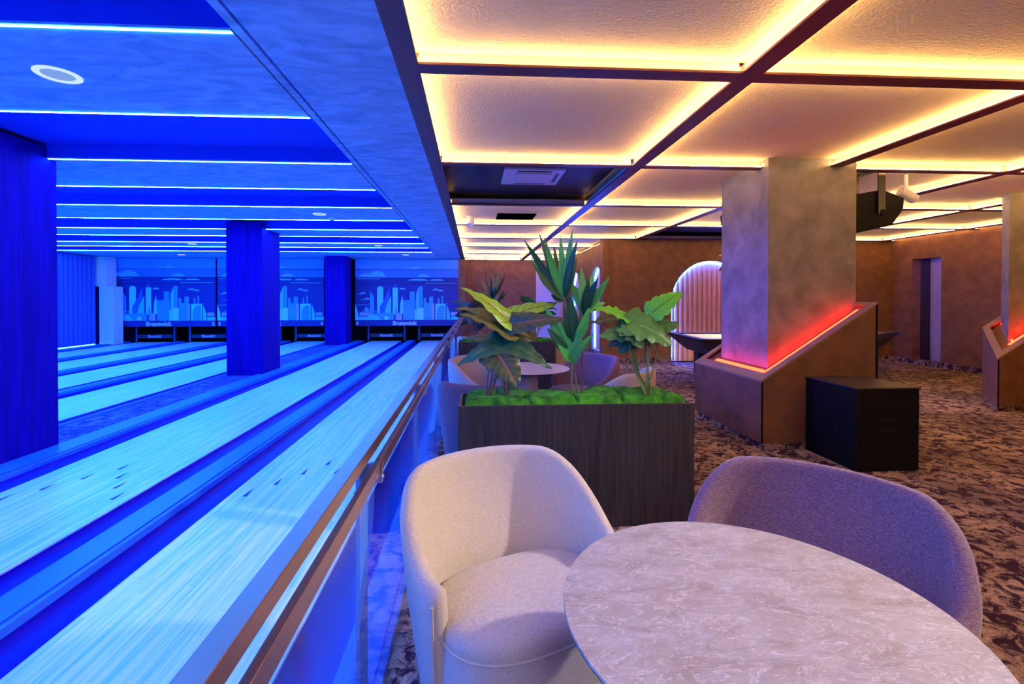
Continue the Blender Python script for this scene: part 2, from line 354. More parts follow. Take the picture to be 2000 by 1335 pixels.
# doorway wall on the right: opening y 9.37..10.03, z 0.. 2.36
b = MB(); X0 = 9.86
b.box(X0, X0+.2, 5.9, 9.37, 0, 2.93); b.box(X0, X0+.2, 10.03, 10.62, 0, 2.93); b.box(X0, X0+.2, 9.37, 10.03, 2.35, 2.93); b.box(X0, X0+.2, 9.37, 10.03, 0, .10)
b.build('wall_doorway', M_wall)['kind'] = 'structure'
box('wall_passage_back', (10.30, 10.40, 9.0, 10.03, 0, 2.6), mat('violet_lit_wall', (.5, .42, .6), .7), **STR)  # violet light of the passage is tinted into this wall colour
b = MB(); b.box(X0+.2, 10.4, 10.031, 10.13, 0, 2.6); b.box(X0+.2, 10.4, 8.8, 9.0, 0, 2.6); b.box(X0+.2, 10.4, 8.8, 10.13, 2.6, 2.7)
b.build('wall_passage', mat('shaded_jamb', (.03, .025, .035), .8))['kind'] = 'structure'  # shade put into the colour, keeps the jamb dark beside the lit wall
box('wall_right_front', (9.86, 10.0, -3.2, 3.9, 0, 2.93), M_wall, **STR)
# carpet skirting
for nm, d in (('baseboard_arch_left', (3.05, 4.54, AW-.02, AW, 0, .11)), ('baseboard_arch_right', (6.46, 9.86, AW-.02, AW, 0, .11)), ('baseboard_side', (3.12, 3.14, 10.78, 16.5, 0, .11)),
              ('baseboard_far', (-.3, 2.1, 16.47, 16.5, 0, .11)), ('baseboard_right', (X0-.02, X0, 5.9, 9.37, 0, .11)), ('baseboard_doorway', (X0-.02, X0, 9.37, AW-.02, 0, .10))):
    box(nm, d, M_carpet, **STR)
# pale door in the far wall
d = empty('door_1', (2.68, 16.5, 0), **STR)
b = MB(); b.box(-.5, -.42, -.04, .0, 0, 2.46); b.box(.42, .50, -.04, .0, 0, 2.46); b.box(-.42, .42, -.04, 0, 2.38, 2.46); b.build('door_frame', M_door, d, bevel=.004)
b = MB(); b.box(-.42, .42, -.025, 0, .01, 2.38); b.build('door_leaf', M_door, d)
b = MB(); b.tube([(.34, -.025, 1.03), (.34, -.07, 1.03), (.24, -.07, 1.03)], .009); b.build('handle', M_steel, d, smooth=True)

# ------------------------------------------------------------------ lounge ceiling grid
ceil = MB(); ceil.box(-.46, 11.6, -3.2, 16.6, CEIL+.20, CEIL+.3); ceil = ceil.build('ceiling', M_panel); ceil['kind'] = 'structure'
XB = [(-.452, -.322), (1.61, 1.74), (3.65, 3.78), (5.69, 5.81), (7.57, 7.69), (9.55, 9.67)]
YB = [(-1.10, -.99), (.84, .95), (2.744, 2.859), (4.72, 4.81), (6.75, 6.85), (8.62, 8.72), (10.46, 10.56), (12.2, 12.3), (14.0, 14.1), (15.4, 15.5), (16.4, 16.5)]
FT = .014; PH = .08
def beam(x0, x1, y0, y1):
    b = MB(); b.box(x0, x1, y0, y1, CEIL, CEIL+FT)
    if y1-y0 > x1-x0: b.box(x0+.035, x1-.035, y0, y1, CEIL+FT, CEIL+PH, 1)
    else: b.box(x0, x1, y0+.035, y1-.035, CEIL+FT, CEIL+PH, 1)
    b.build('beam', [M_beam, M_web], ceil)
for x0, x1 in XB: beam(x0, x1, -3.2, 16.5 if x0 < 3 else AW)
for y0, y1 in YB:
    xe = 3.14 if y1 > AW else 9.86
    segs = [(a[1], c[0]) for a, c in zip(XB, XB[1:])]+[(9.67, 9.86)]
    for a, c in segs:
        if a < xe: beam(a, min(c, xe), y0, y1)
darkcells = {(0, 3), (2, 5)}
xs_cells = [(XB[i][1], XB[i+1][0]) for i in range(5)]+[(9.67, 9.85)]
ys_cells = [(-3.15, -1.10)]+[(YB[i][1], YB[i+1][0]) for i in range(len(YB)-1)]
M_darkpanel = mat('dark_recess', (.035, .022, .035), .6)
def ledring(x0, x1, y0, y1):
    """strips on the beams' upper ledges, tilted 45 degrees towards the panel centre"""
    b = MB(); z = CEIL+FT; e = .030; t = .007; k = .010
    x0 -= e-.004; x1 += e-.004; y0 -= e-.004; y1 += e-.004
    a = .03
    # each a thin quad rising away from the cell
    b.add([(x0+t, y0+a, z+.001), (x0+t, y1-a, z+.001), (x0, y1-a, z+k), (x0, y0+a, z+k)], [(0, 1, 2, 3)])
    b.add([(x1-t, y0+a, z+.001), (x1-t, y1-a, z+.001), (x1, y1-a, z+k), (x1, y0+a, z+k)], [(3, 2, 1, 0)])
    b.add([(x0+a, y0+t, z+.001), (x1-a, y0+t, z+.001), (x1-a, y0, z+k), (x0+a, y0, z+k)], [(3, 2, 1, 0)])
    b.add([(x0+a, y1-t, z+.001), (x1-a, y1-t, z+.001), (x1-a, y1, z+k), (x0+a, y1, z+k)], [(0, 1, 2, 3)])
    return b
for i, (x0, x1) in enumerate(xs_cells):
    for j, (y0, y1) in enumerate(ys_cells):
        if y0 > AW-.1:
            if x0 > 3: continue
            x1c = min(x1, 3.12)
        else: x1c = x1
        dark = (i, j-1) in {(0, 3), (2, 5)}
        p = MB(); ph = .17 if dark else PH; p.box(x0-.034, x1c+.034, y0-.034, y1+.034, CEIL+ph, CEIL+ph+.02)
        po = p.build('ceiling_panel', M_darkpanel if dark else M_panel, ceil)
        if not dark: ledring(x0, x1c, y0, y1).build('led_strip', M_warm, po, fix=False)
# bulkhead between lounge grid and lane ceiling
b = MB(); b.box(-1.145, -.452, -3.2, 16.3, CEIL, CEIL+.3); b.build('ceiling_bulkhead', M_plaster)['kind'] = 'structure'
b = MB(); b.box(-1.165, -1.145, -3.2, 16.3, CEIL+.02, CEIL+.3); b.build('trim_groove', M_smooth)['kind'] = 'structure'
b = MB(); b.box(-1.215, -1.165, -3.2, 16.3, CEIL+.002, CEIL+.3); b.build('trim_bulkhead', M_plaster)['kind'] = 'structure'
# lane ceiling: low plaster blocks alternating with smooth recesses, LED line on every edge
EDGE = [2.447, 3.615, 4.774, 5.946, 7.065, 8.26, 9.359, 10.44, 11.59, 12.64, 13.74]
b = MB(); b.box(-12.3, -1.2, -3.2, 17.8, CEIL+.14, CEIL+.3); lc = b.build('ceiling_lanes', M_smooth); lc['kind'] = 'structure'
blocks = [(-2.3, -1.15), (.05, 1.25)]+[(EDGE[i], EDGE[i+1]) for i in range(0, 10, 2)]+[(EDGE[10], 16.3)]
for y0, y1 in blocks:
    b = MB(); b.box(-12.1, -1.222, y0, y1, CEIL-.004, CEIL+.008); b.box(-12.1, -1.222, y0+.002, (y1-.002) if y1 < 16 else y1, CEIL+.008, CEIL+.14, 1); b.build('ceiling_block', [M_plaster, M_smooth], lc)
for y in [-2.3, -1.15, .05, 1.25]+EDGE:
    sg = 1 if y in [q[0] for q in blocks] else -1; st = MB(); st.box(-12.09, -1.226, min(y+sg*.014, y+sg*.028), max(y+sg*.014, y+sg*.028), CEIL-.007, CEIL-.0045)
    st.build('led_strip', M_led, lc)

# ------------------------------------------------------------------ pillars
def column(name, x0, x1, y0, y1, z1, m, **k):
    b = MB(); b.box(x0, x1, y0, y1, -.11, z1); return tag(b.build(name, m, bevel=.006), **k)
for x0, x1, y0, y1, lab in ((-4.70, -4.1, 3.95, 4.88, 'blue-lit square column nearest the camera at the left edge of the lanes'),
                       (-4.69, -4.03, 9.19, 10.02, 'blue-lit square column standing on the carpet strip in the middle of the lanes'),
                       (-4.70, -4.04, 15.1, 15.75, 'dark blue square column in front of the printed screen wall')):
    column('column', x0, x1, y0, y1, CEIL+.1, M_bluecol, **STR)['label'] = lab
def clad_pillar(px0, px1, py0, py1, bx0, bx1, by0, by1, zl, zr, lab, ch=0.):
    """ch: the left side runs back to the right by ch metres per metre of depth"""
    t = empty('clad_pillar', ((px0+px1)/2, (py0+py1)/2, 0)); tag(t, lab, 'pillar', 'taupe pillars with red lit plinths')
    ox, oy = t.location.x, t.location.y
    def ztop(x): return zl+(zr-zl)*(x-bx0)/(bx1-bx0)
    def quad(x0, x1, y0, y1, z0, z1, c=ch, ref=None):
        """column with plan (x0..x1, y0..y1), left edge slanted, z0/z1 numbers or functions of x"""
        f0 = z0 if callable(z0) else (lambda x: z0); f1 = z1 if callable(z1) else (lambda x: z1)
        r = y0 if ref is None else ref
        P = [(x0+c*(y0-r), y0), (x1, y0), (x1, y1), (x0+c*(y1-r), y1)]
        return ([(x-ox, y-oy, f0(x)) for x, y in P]+[(x-ox, y-oy, f1(x)) for x, y in P], [(0, 3, 2, 1), (4, 5, 6, 7), (0, 1, 5, 4), (1, 2, 6, 5), (2, 3, 7, 6), (3, 0, 4, 7)])
    def add(nm, m, quads, **k):
        b = MB()
        for q in quads: b.add(*q)
        return b.build(nm, m, t, **k)
    add('shaft', M_pillar, [quad(px0, px1, py0, py1, 0, CEIL+.0795)], bevel=.004)
    fr = .085; zt = lambda x: ztop(x)-.02; th = .03
    add('plinth_panel', M_box, [quad(bx0, bx1, by0, by0+th, .06, zt, ref=by0)]); add('plinth_panel', M_box, [quad(bx0, bx1, by1-th, by1, .06, zt, ref=by0)])
    def left(xa, xb, y0, y1, z0, z1):
        q = quad(xa, xa+1, y0, y1, z0, z1, ref=by0); w_ = xb-xa; V = list(q[0])
        for i, j in ((1, 0), (2, 3), (5, 4), (6, 7)):
            x = V[j][0]+w_; f = (z0 if i < 4 else z1); V[i] = (x, V[j][1], f(x+ox) if callable(f) else f)
        return (V, q[1])
    add('plinth_panel', M_box, [left(bx0, bx0+th, by0+th+.001, by1-th-.001, .06, zt)])
    add('plinth_panel', M_box, [quad(bx1-th, bx1, by0+th+.001, by1-th-.001, .06, zt, c=0)])
    add('plinth_rim', M_boxtop, [quad(bx0-.004, bx1+.004, by0-.004, by0+fr, zt, ztop, ref=by0), quad(bx0-.004, bx1+.004, by1-fr, by1+.004, zt, ztop, ref=by0),
        left(bx0-.004, bx0+fr, by0+fr, by1-fr, zt, ztop), quad(bx1-th, bx1+.004, by0+fr, by1-fr, zt, ztop, c=0)])
    add('edge_strip', M_black, [quad(x-.003, x+.015, by0-.006, by0, .06, zt, c=0) for x in (bx0, bx1-.012)])
    lo = lambda d: (lambda x: ztop(x)-d)
    add('trough', M_box, [quad(bx0+th, bx1-th, by0+th, py0-.002, lo(.075), lo(.055), ref=by0), left(bx0+th, px0-.002 if ch == 0 else bx0+th+.2, py0, py1, lo(.075), lo(.055)), quad(bx0+th, bx1-th, py1+.002, by1-th, lo(.075), lo(.055), ref=by0)])
    add('led_strip', M_red, [quad(px0-.06, bx1-.05, py0-.075, py0-.045, lo(.053), lo(.043), c=0), left(px0-.075, px0-.045, py0-.04, py1, lo(.053), lo(.043)) if ch == 0 else left(px0-.16, px0-.13, by0+fr, by1-fr, lo(.053), lo(.043))])
    add('skirting', M_carpet, [quad(bx0+.02, bx1-.02, by0+.015, by1-.015, 0, .06, ref=by0)])
    return t
clad_pillar(2.99, 3.93, 4.62, 5.52, 2.776, 3.95, 4.383, 5.75, .676, 1.43, 'large taupe stucco pillar rising from a slanting rust plinth behind the black cabinet')
clad_pillar(7.21, 8.3, 5.93, 6.24, 6.80, 8.32, 5.71, 6.42, .69, 1.60, 'taupe stucco pillar with a slanting rust plinth cut off by the right edge of the photo', ch=.85)

# ------------------------------------------------------------------ bowling lanes
LANES = [(-11.30, -10.25), (-9.55, -8.50), (-7.80, -6.75), (-6.03, -4.98), (-3.57, -2.52), (-1.82, -.77)]
Ya, Yb = -3.1, 16.52
for i, (x0, x1) in enumerate(LANES):
    lab = ['bowling lane farthest left, beside the fluted wall', 'second bowling lane from the left wall', 'third bowling lane from the left wall', 'fourth bowling lane, just left of the carpet strip with the blue columns',
           'wide bright lane just right of the blue columns', 'nearest bowling lane, running along the glass balustrade'][i]
    t = empty('bowling_lane', ((x0+x1)/2, 0, 0)); tag(t, 'pale glossy '+lab, 'lane', 'six bowling lanes')
    cx = (x0+x1)/2
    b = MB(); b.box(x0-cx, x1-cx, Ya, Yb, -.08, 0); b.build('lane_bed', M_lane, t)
    for s in (-1, 1):
        b = MB(); rows = []
        for y in (Ya, Yb):
            rows.append([(s*(.525+.002+.1175*(1-math.cos(math.pi*k/10))), y, -.01-.075*math.sin(math.pi*k/10)) for k in range(11)])
        b.grid(rows); b.build('gutter', M_gutter, t, smooth=80, fix=False)
    for k in range(7):
        ax = (k-3)*.135; ay = 4.30-abs(k-3)*.21
        b = MB(); b.add([(ax-.016, ay-.10, .001), (ax+.016, ay-.10, .001), (ax, ay+.05, .001)], [(0, 1, 2)]); b.build('arrow', M_gutter, t, fix=False)
caps = [(-11.98, -11.55), (-10.0, -9.80), (-8.25, -8.05), (-6.50, -6.28), (-4.735, -4.86), (-4.12, -3.81), (-2.285, -2.055), (-.53, -.345)]
caps[4] = (-4.742, -4.702)
for x0, x1 in caps:
    a, c = min(x0, x1), max(x0, x1)
    b = MB(); b.box(a, c, Ya, Yb, -.12, .028); b.build('lane_divider', M_cap, bevel=.006)
    o = bpy.context.scene.collection.objects[-1]
    o['kind'] = 'structure'
    b = MB(); b.box(c-.035, c-.028, Ya, Yb, .0285, .034); q = b.build('trim_ridge', M_smooth); q['kind'] = 'structure'
# ------------------------------------------------------------------ masking units with printed skyline
MY = 16.1
def flat(c):
    c = (c[0]*.55, min(1, c[1]*1.35), min(1, c[2]*1.5)); return mat('print_%d_%d_%d' % tuple(int(v*255) for v in c), c, .6)
P_sky, P_sky2, P_deep, P_cloud, P_lt, P_md, P_dk, P_pk, P_cy, P_wh = [flat(c) for c in
    ((.10, .26, .62), (.06, .16, .52), (.012, .012, .17), (.16, .42, .80), (.22, .62, .90), (.06, .27, .62), (.03, .10, .42), (.62, .30, .62), (.10, .50, .85), (.50, .62, .85))]
PM = [P_cloud, P_lt, P_md, P_dk, P_pk, P_cy, P_wh]
def text(name, s, size, loc, m, parent, rot=(R(90), 0, 0), bold=.012):
    c = bpy.data.curves.new(name, 'FONT'); c.body = s; c.size = size; c.align_x = 'CENTER'; c.align_y = 'CENTER'; c.extrude = .003; c.offset = bold
    c.resolution_u = 3
    tmp = bpy.data.objects.new('tmp', c); COL.objects.link(tmp)
    me = bpy.data.meshes.new_from_object(tmp); bpy.data.objects.remove(tmp); me.materials.clear(); me.materials.append(m)
    o = bpy.data.objects.new(name, me); COL.objects.link(o); o.location = loc; o.rotation_euler = rot; o.parent = parent
    return o
M_letter = mat('letter_white', (.45, .55, .8), .5)
def mask(x0, nl, nr, lab):
    W = 3.46; t = empty('masking_unit', (x0, MY, 0)); tag(t, lab, 'screen', 'printed screens hung above the lane ends')
    b = MB()
    zt = 2.81; zm = 2.33; zb = 1.96
    for nm, z0, z1, m in (('cloud_panel', 2.46, 2.80, P_sky), ('cloud_panel', 2.18, 2.445, P_sky2), ('cloud_panel', 1.96, 2.165, P_deep), ('skyline_panel', .72, 1.95, P_deep)):
        b = MB(); b.box(0, W, 0, .04, z0, z1); b.build(nm, m, t)
    b = MB(); b.box(0, W, .0, .04, .545, .715); sb = b.build('sign_board', P_deep, t)
    # artwork, u in 0..1 (W), z real
    A = MB(); Z = lambda f: .72+1.2*f
    def r(u0, u1, f0, f1, mi): A.add([(u0*W, -.003, Z(f0)), (u1*W, -.003, Z(f0)), (u1*W, -.003, Z(f1)), (u0*W, -.003, Z(f1))], [(0, 1, 2, 3)], mi); lay()
    cnt = [0]
    def lay():
        cnt[0] += 1; n = len(A.f[-1])
        for k in range(n): v = A.v[-1-k]; A.v[-1-k] = (v[0], -.002-.0004*cnt[0], v[2])
    def poly(ps, mi): A.add([(u*W, -.003, Z(f)) for u, f in ps], [tuple(range(len(ps)))], mi); lay()
    def arc(u, f, ru, rf, a0, a1, mi, n=12):
        poly([(u+ru*math.cos(math.pi*(a0+(a1-a0)*k/n)), f+rf*math.sin(math.pi*(a0+(a1-a0)*k/n))) for k in range(n+1)], mi)
    r(.14, .155, .2, .58, 2)
    poly([(.14, .22), (.18, .22), (.18, .65), (.165, .75), (.14, .84)], 2)
    r(.21, .27, .18, .90, 1); arc(.24, .90, .03, .07, 0, 1, 1)
    poly([(.235, .20), (.33, .20), (.33, .95), (.28, .60), (.235, .40)], 3)
    poly([(.28, .20), (.345, .20), (.345, .70), (.30, .45)], 5)
    r(.36, .41, .18, .93, 1); r(.372, .376, .93, 1.03, 2); r(.39, .394, .93, 1.06, 2)
    poly([(.43, .2), (.465, .2), (.46, .5), (.455, .72), (.435, .5)], 1)
    r(.46, .58, .02, .58, 2); r(.525, .575, .02, .82, 2)
    poly([(.585, .1), (.65, .1), (.65, .95), (.61, .92), (.587, .75)], 5); r(.615, .645, .3, .97, 2)
    r(.575, .61, .02, .30, 1); r(.61, .66, .02, .36, 6)
    r(.66, .76, .02, .50, 2); r(.66, .685, .5, .64, 2); r(.715, .755, .5, .68, 2)
    r(.74, .765, .02, .48, 4); r(.775, .875, .02, .48, 1); poly([(.79, .02), (.79, .25), (.80, .36), (.83, .43), (.865, .44), (.865, .02)], 2)
    r(.80, .815, .48, .64, 2); r(.835, .85, .48, .70, 2)
    r(.04, .15, .14, .24, 4); r(.0, .14, .02, .12, 5); poly([(0, .02), (.03, .02), (.028, .2), (.018, .34), (0, .46)], 1)
    r(.09, .13, .22, .38, 2); r(.15, .37, .02, .22, 2); arc(.17, .02, .07, .15, 0, 1, 5); arc(.30, .08, .022, .055, 0, 2, 6)
    r(.40, .45, .02, .22, 4); r(.385, .40, .02, .36, 2); arc(.3925, .36, .0075, .03, 0, 1, 2)
    r(.885, .895, .02, .5, 3); poly([(.885, .02), (.92, .02), (.915, .22), (.90, .36), (.885, .44)], 5); r(.925, .99, .14, .24, 4); r(.925, 1, .02, .12, 5)
    for u, f, s in ((.075, .76, .028), (.115, .60, .032), (.455, .88, .03), (.78, .86, .032), (.83, .83, .026)): arc(u, f, s, .045, 0, 1, 0)
    for u0, u1, f in ((.0, .13, .44), (.02, .06, .74), (.05, .09, .58), (.06, .22, .27), (.68, .9, .14)): r(u0, u1, f, f+.012, 0)
    # clouds on upper panels (world z)
    zf = lambda z: (z-.72)/1.2
    def cl(u, z, ru, h): arc(u, zf(z), ru, h/1.2, 0, 1, 0)
    cl(.21, 2.20, .085, .20); cl(.10, 2.20, .06, .12); cl(.585, 2.47, .05, .09); cl(.51, 2.47, .03, .045); cl(.66, 2.20, .06, .10); cl(.61, 2.08, .10, .055); cl(.79, 2.08, .07, .05)
    r(.68, .98, zf(1.985), zf(2.0), 0); r(.02, .24, zf(2.13), zf(2.145), 0)
    pr = A.build('skyline_print', PM, t, fix=False)
    text('lettering', 'Brunswick', .19, (W*.475, -.004, .63), M_letter, t)
    text('lane_number', nl, .15, (.07, -.004, .63), M_letter, t); text('lane_number', nr, .15, (W-.07, -.004, .63), M_letter, t)
    return t
mask(-12.02, '1', '2', 'left printed skyline screen, above the lane ends beside the fluted wall')
mask(-8.50, '3', '4', 'middle printed skyline screen, partly hidden by the central blue column')
mask(-4.00, '5', '6', 'right printed skyline screen, above the two lanes next to the balustrade')
# pinsetter fronts
for i, (x0, x1) in enumerate(LANES):
    cx = (x0+x1)/2; t = empty('pinsetter', (cx, 16.56, 0))
    tag(t, 'black pinsetter opening at the end of '+['the leftmost lane', 'the second lane from the left', 'the third lane from the left', 'the fourth lane, left of the carpet strip', 'the fifth lane, right of the carpet strip', 'the lane along the balustrade'][i], 'pinsetter', 'pinsetters at the lane ends')
    for s in (-1, 1):
        b = MB(); b.box(s*.66-.025, s*.66+.025, 0, .9, -.1, .60); b.build('side_panel', M_darkm, t)
        b = MB(); b.box(s*.615-.012, s*.615+.012, -.02, .02, .02, .60); b.build('guide_rail', M_cap, t)
    b = MB(); b.box(-.56, .56, -.04, 0, .13, .25); sw = b.build('sweep_board', mat('sweep_grey', (.03, .04, .14), .5), t, bevel=.004)
    text('lettering', 'Brunswick', .10, (0, -.043, .19), M_letter, sw)
    b = MB(); b.box(-.63, .63, .3, .34, -.08, .60); b.build('pit_curtain', M_black, t)
# fluted wall panel at the far left
t = empty('fluted_panel', (-11.95, 14.6, 0)); tag(t, 'tall blue-lit fluted wall panel left of the printed screens', 'panel')
for k in range(10):
    b = MB(); y = -.75+k*.165; rows = [[(.0+.10*math.sin(math.pi*j/8), y+.0825-.0825*math.cos(math.pi*j/8), z) for j in range(9)] for z in (.05, 2.78)]
    b.grid(rows); b.build('flute', M_flyb, t, smooth=80, fix=False)
b = MB(); b.box(-.02, .0, -.8, .95, 0, 2.8); b.build('backing', M_smooth, t)
b = MB(); b.box(.02, .035, -.80, -.775, .05, 2.78); b.box(.02, .035, -.8, .9, .03, .045); b.build('led_strip', emis('blue_led2', BLUE, 60), t)
b = MB(); b.box(-11.98, -11.62, 15.55, 16.0, 1.85, 2.8); b.box(-11.86, -11.42, 15.6, 16.0, .0, 1.85); o = b.build('trim_casing', M_white); o['kind'] = 'structure'

# ------------------------------------------------------------------ glass balustrade
GX = -.315
t = empty('glass_balustrade', (GX, 0, 0)); tag(t, 'glass balustrade with bronze handrail between the lanes and the lounge', 'balustrade')
J = [-2.65, -1.25, .15, 1.55, 2.95, 4.35, 5.75, 7.15, 8.55, 9.95, 11.35, 12.75, 14.15, 15.55]
for a, c in zip(J, J[1:]):
    b = MB(); b.box(-.004, .004, a+.004, c-.004, .01, .905); b.build('glass_panel', M_pane, t)
    b = MB(); b.box(-.008, .010, a+.004, c-.004, .893, .938); b.build('panel_cap', M_bronze, t, bevel=.0015)
for a in J:
    b = MB(); b.box(-.052, -.040, a-.075, a+.035, 0, .970); b.build('post', mat('post_blue', (.12, .30, .80), .4), t)
    b = MB(); b.box(-.040, .016, a-.008, a+.008, .865, .93); b.tube([(-.02, a, .885), (.02, a, .885)], .008); b.build('clamp', M_steel, t)
b = MB(); b.box(-.047, -.004, J[0], J[-1], .970, 1.008); b.build('handrail', M_bronze, t, bevel=.002)
# ------------------------------------------------------------------ tub chairs
def smooth01(x): x = max(0, min(1, x)); return x*x*(3-2*x)
def chair_proto(name, m, lab):
    t = empty(name); tag(t, lab, 'chair')
    NT = 56; pm = R(114); thk = .062
    def plan(phi, s, off):
        n = 2.15; c, sn = math.cos(phi), math.sin(phi)
        rr = (abs(c)**n+abs(sn)**n)**(-1/n)
        a, bb = .405*s-off, .385*s-off
        x = a*sn*rr; y = bb*c*rr
        return x, y
    def top(phi):
        k = smooth01((abs(phi)-R(42))/R(74)); return .825-.235*k
    def scl(z): return .80+.20*smooth01(z/.80)**.8 if z > 0 else .80
    rows = []
    NZ = 10
    for i in range(NT+1):
        phi = -pm+2*pm*i/NT; h = top(phi); row = []
        # forward lean of arm front: lower points of the ends pull back a little
        def P(z, off):
            e = smooth01((abs(phi)-R(85))/R(29)); ph = phi*(1-.10*e*(1-z/h))
            x, y = plan(ph, scl(z), off)
            y -= .0
            return (x, y, z)
        for k in range(NZ+1): row.append(P(.07+(h-.045-.07)*k/NZ, 0))
        rr = thk/2
        for k in range(1, 6):
            a = math.pi*k/6; zc = h-.038
            x0, y0, _ = P(zc, rr-rr*math.cos(a)); row.append((x0, y0, zc+.038*math.sin(a)))
        for k in range(NZ, -1, -1): row.append(P(.07+(h-.045-.07)*k/NZ, thk+.02*(1-k/NZ)+.30*max(0, math.cos(phi))**1.3*min(1-k/NZ, .45)*(1-smooth01((k/NZ-.55)/.45)*.3)))
        rows.append(row)
    mb = MB(); mb.grid(rows)
    n = len(rows[0])
    for i in (0, NT):   # puffed arm ends
        r = rows[i]; cz = []
        half = n//2
        base = len(mb.v)
        mids = []
        for k in range(half+1):
            a = Vector(r[k]); c = Vector(r[n-1-k]); mdl = (a+c)/2
            d = Vector((0, -1, 0)); mids.append(mdl+d*.018 if k < half else mdl+d*.006)
        if True:
            for k in range(half):
                vs = [r[k], mids[k], mids[k+1], r[k+1]]; mb.add(vs, [(0, 1, 2, 3)])
                vs = [mids[k], r[n-1-k], r[n-2-k], mids[k+1]]; mb.add(vs, [(0, 1, 2, 3)])
    o = mb.build('shell', m, t, fix=False)
    bm = bmesh.new(); bm.from_mesh(o.data); bmesh.ops.remove_doubles(bm, verts=bm.verts, dist=.0005); bmesh.ops.recalc_face_normals(bm, faces=bm.faces); bm.to_mesh(o.data); bm.free()
    o.data.polygons.foreach_set('use_smooth', [True]*len(o.data.polygons)); o.data.set_sharp_from_angle(angle=R(75))
    # piping along the outer arm edges
    for i in (0, NT):
        pb = MB(); pts = [Vector(rows[i][k])+Vector((0, -.001, 0)) for k in range(0, NZ+1)]
        pb.tube(pts, .0045, 6); pb.build('piping', m, t, smooth=True)
    # seat cushion
    sb = MB(); rows2 = []
    def seat_ring(s, z, fwd):
        pts = []
        for k in range(48):
            a = 2*math.pi*k/48; c, sn = math.cos(a), math.sin(a); nn = 2.8
            rr = (abs(c)**nn+abs(sn)**nn)**(-1/nn)
            x = .318*s*sn*rr; y = .225*s*c*rr
            y = y*(1.0+fwd) if y < 0 else y
            pts.append((x, y-.085, z))
        return pts
    prof = [(.93, .10, -.02), (.985, .16, .0), (1.0, .30, .02), (1.0, .405, .03), (.995, .418, .03), (1.0, .426, .03), (.995, .445, .03), (.96, .463, .02), (.88, .475, .01), (.7, .484, 0), (.4, .489, 0), (.05, .490, 0)]
    for s_, z, f in prof: rows2.append(seat_ring(s_, z, f))
    sb.grid(rows2, close=True); sb.add(rows2[-1], [tuple(range(48))]); sb.add(rows2[0], [tuple(range(47, -1, -1))])
    so = sb.build('seat', m, t, smooth=50)
    pb = MB(); ring = seat_ring(1.008, .414, .03); pb.tube([p for p in ring if p[1] < .0] if False else ring[12:37], .004, 5); pb.build('seam', m, so, smooth=True)
    pb = MB(); pb.lathe([(.28, 0), (.28, .02), (.27, .03), (.06, .05), (.05, .11)], 32); pb.build('base', M_darkm, t, smooth=40)
    return t
cream = chair_proto('tub_chair', M_cream, 'cream tub chair in the foreground against the glass balustrade')
plum = chair_proto('tub_chair', M_purple, 'plum purple tub chair in the foreground behind the round stone table')
G1 = 'tub chairs at the nearest table'; G2 = 'tub chairs at the table behind the planter'; G3 = 'tub chairs at the farthest table'
def place(o, x, y, face, lab=None, grp=None):
    """face = direction the sitter looks, degrees from +x"""
    o.location = (x, y, 0); o.rotation_euler = (0, 0, R(face+90))
    if lab: o['label'] = lab
    if grp: o['group'] = grp
    return o
place(cream, .145, 1.68, -66, None, G1)
place(plum, 1.10, 1.47, -135, None, G1)
place(copy_tree(cream), .115, 5.06, -25, 'cream tub chair against the balustrade at the table behind the planter', G2)
place(copy_tree(plum), 1.20, 5.15, -150, 'plum tub chair right of the table seen behind the planter', G2)
place(copy_tree(cream), 1.28, 4.30, 140, 'cream tub chair showing only its back rim above the right part of the planter', G2)
place(copy_tree(plum), .11, 3.82, 70, 'plum tub chair with its back to the left end of the nearer planter', G2)
place(copy_tree(cream), .11, 8.15, 60, 'cream tub chair beyond the farther planter, close to the balustrade', G3)
place(copy_tree(cream), 1.35, 8.25, 130, 'cream tub chair beyond the right end of the farther planter', G3)
# ------------------------------------------------------------------ tables
def table(x, y, lab):
    t = empty('round_table', (x, y, 0)); tag(t, lab, 'table', 'round lounge tables')
    b = MB(); b.lathe([(.05, .725), (.436, .728), (.440, .732), (.440, .7345)], 96); b.build('table_edge', M_black, t, smooth=40)
    b = MB(); b.lathe([(.05, .7345), (.440, .7345), (.4385, .740), (.05, .7402)], 96); b.build('table_top', M_stone, t, smooth=40)
    b = MB(); b.lathe([(.24, 0), (.24, .012), (.205, .03), (.14, .30), (.105, .60), (.10, .725)], 40); b.build('pedestal', mat('grey_pedestal', (.42, .38, .36), .4), t, smooth=40)
    return t
table(.649, 1.045, 'large round stone-patterned table filling the right foreground')
table(.559, 4.896, 'round pale table standing behind the nearer planter')
table(.70, 8.95, 'round table mostly hidden beyond the farther planter')
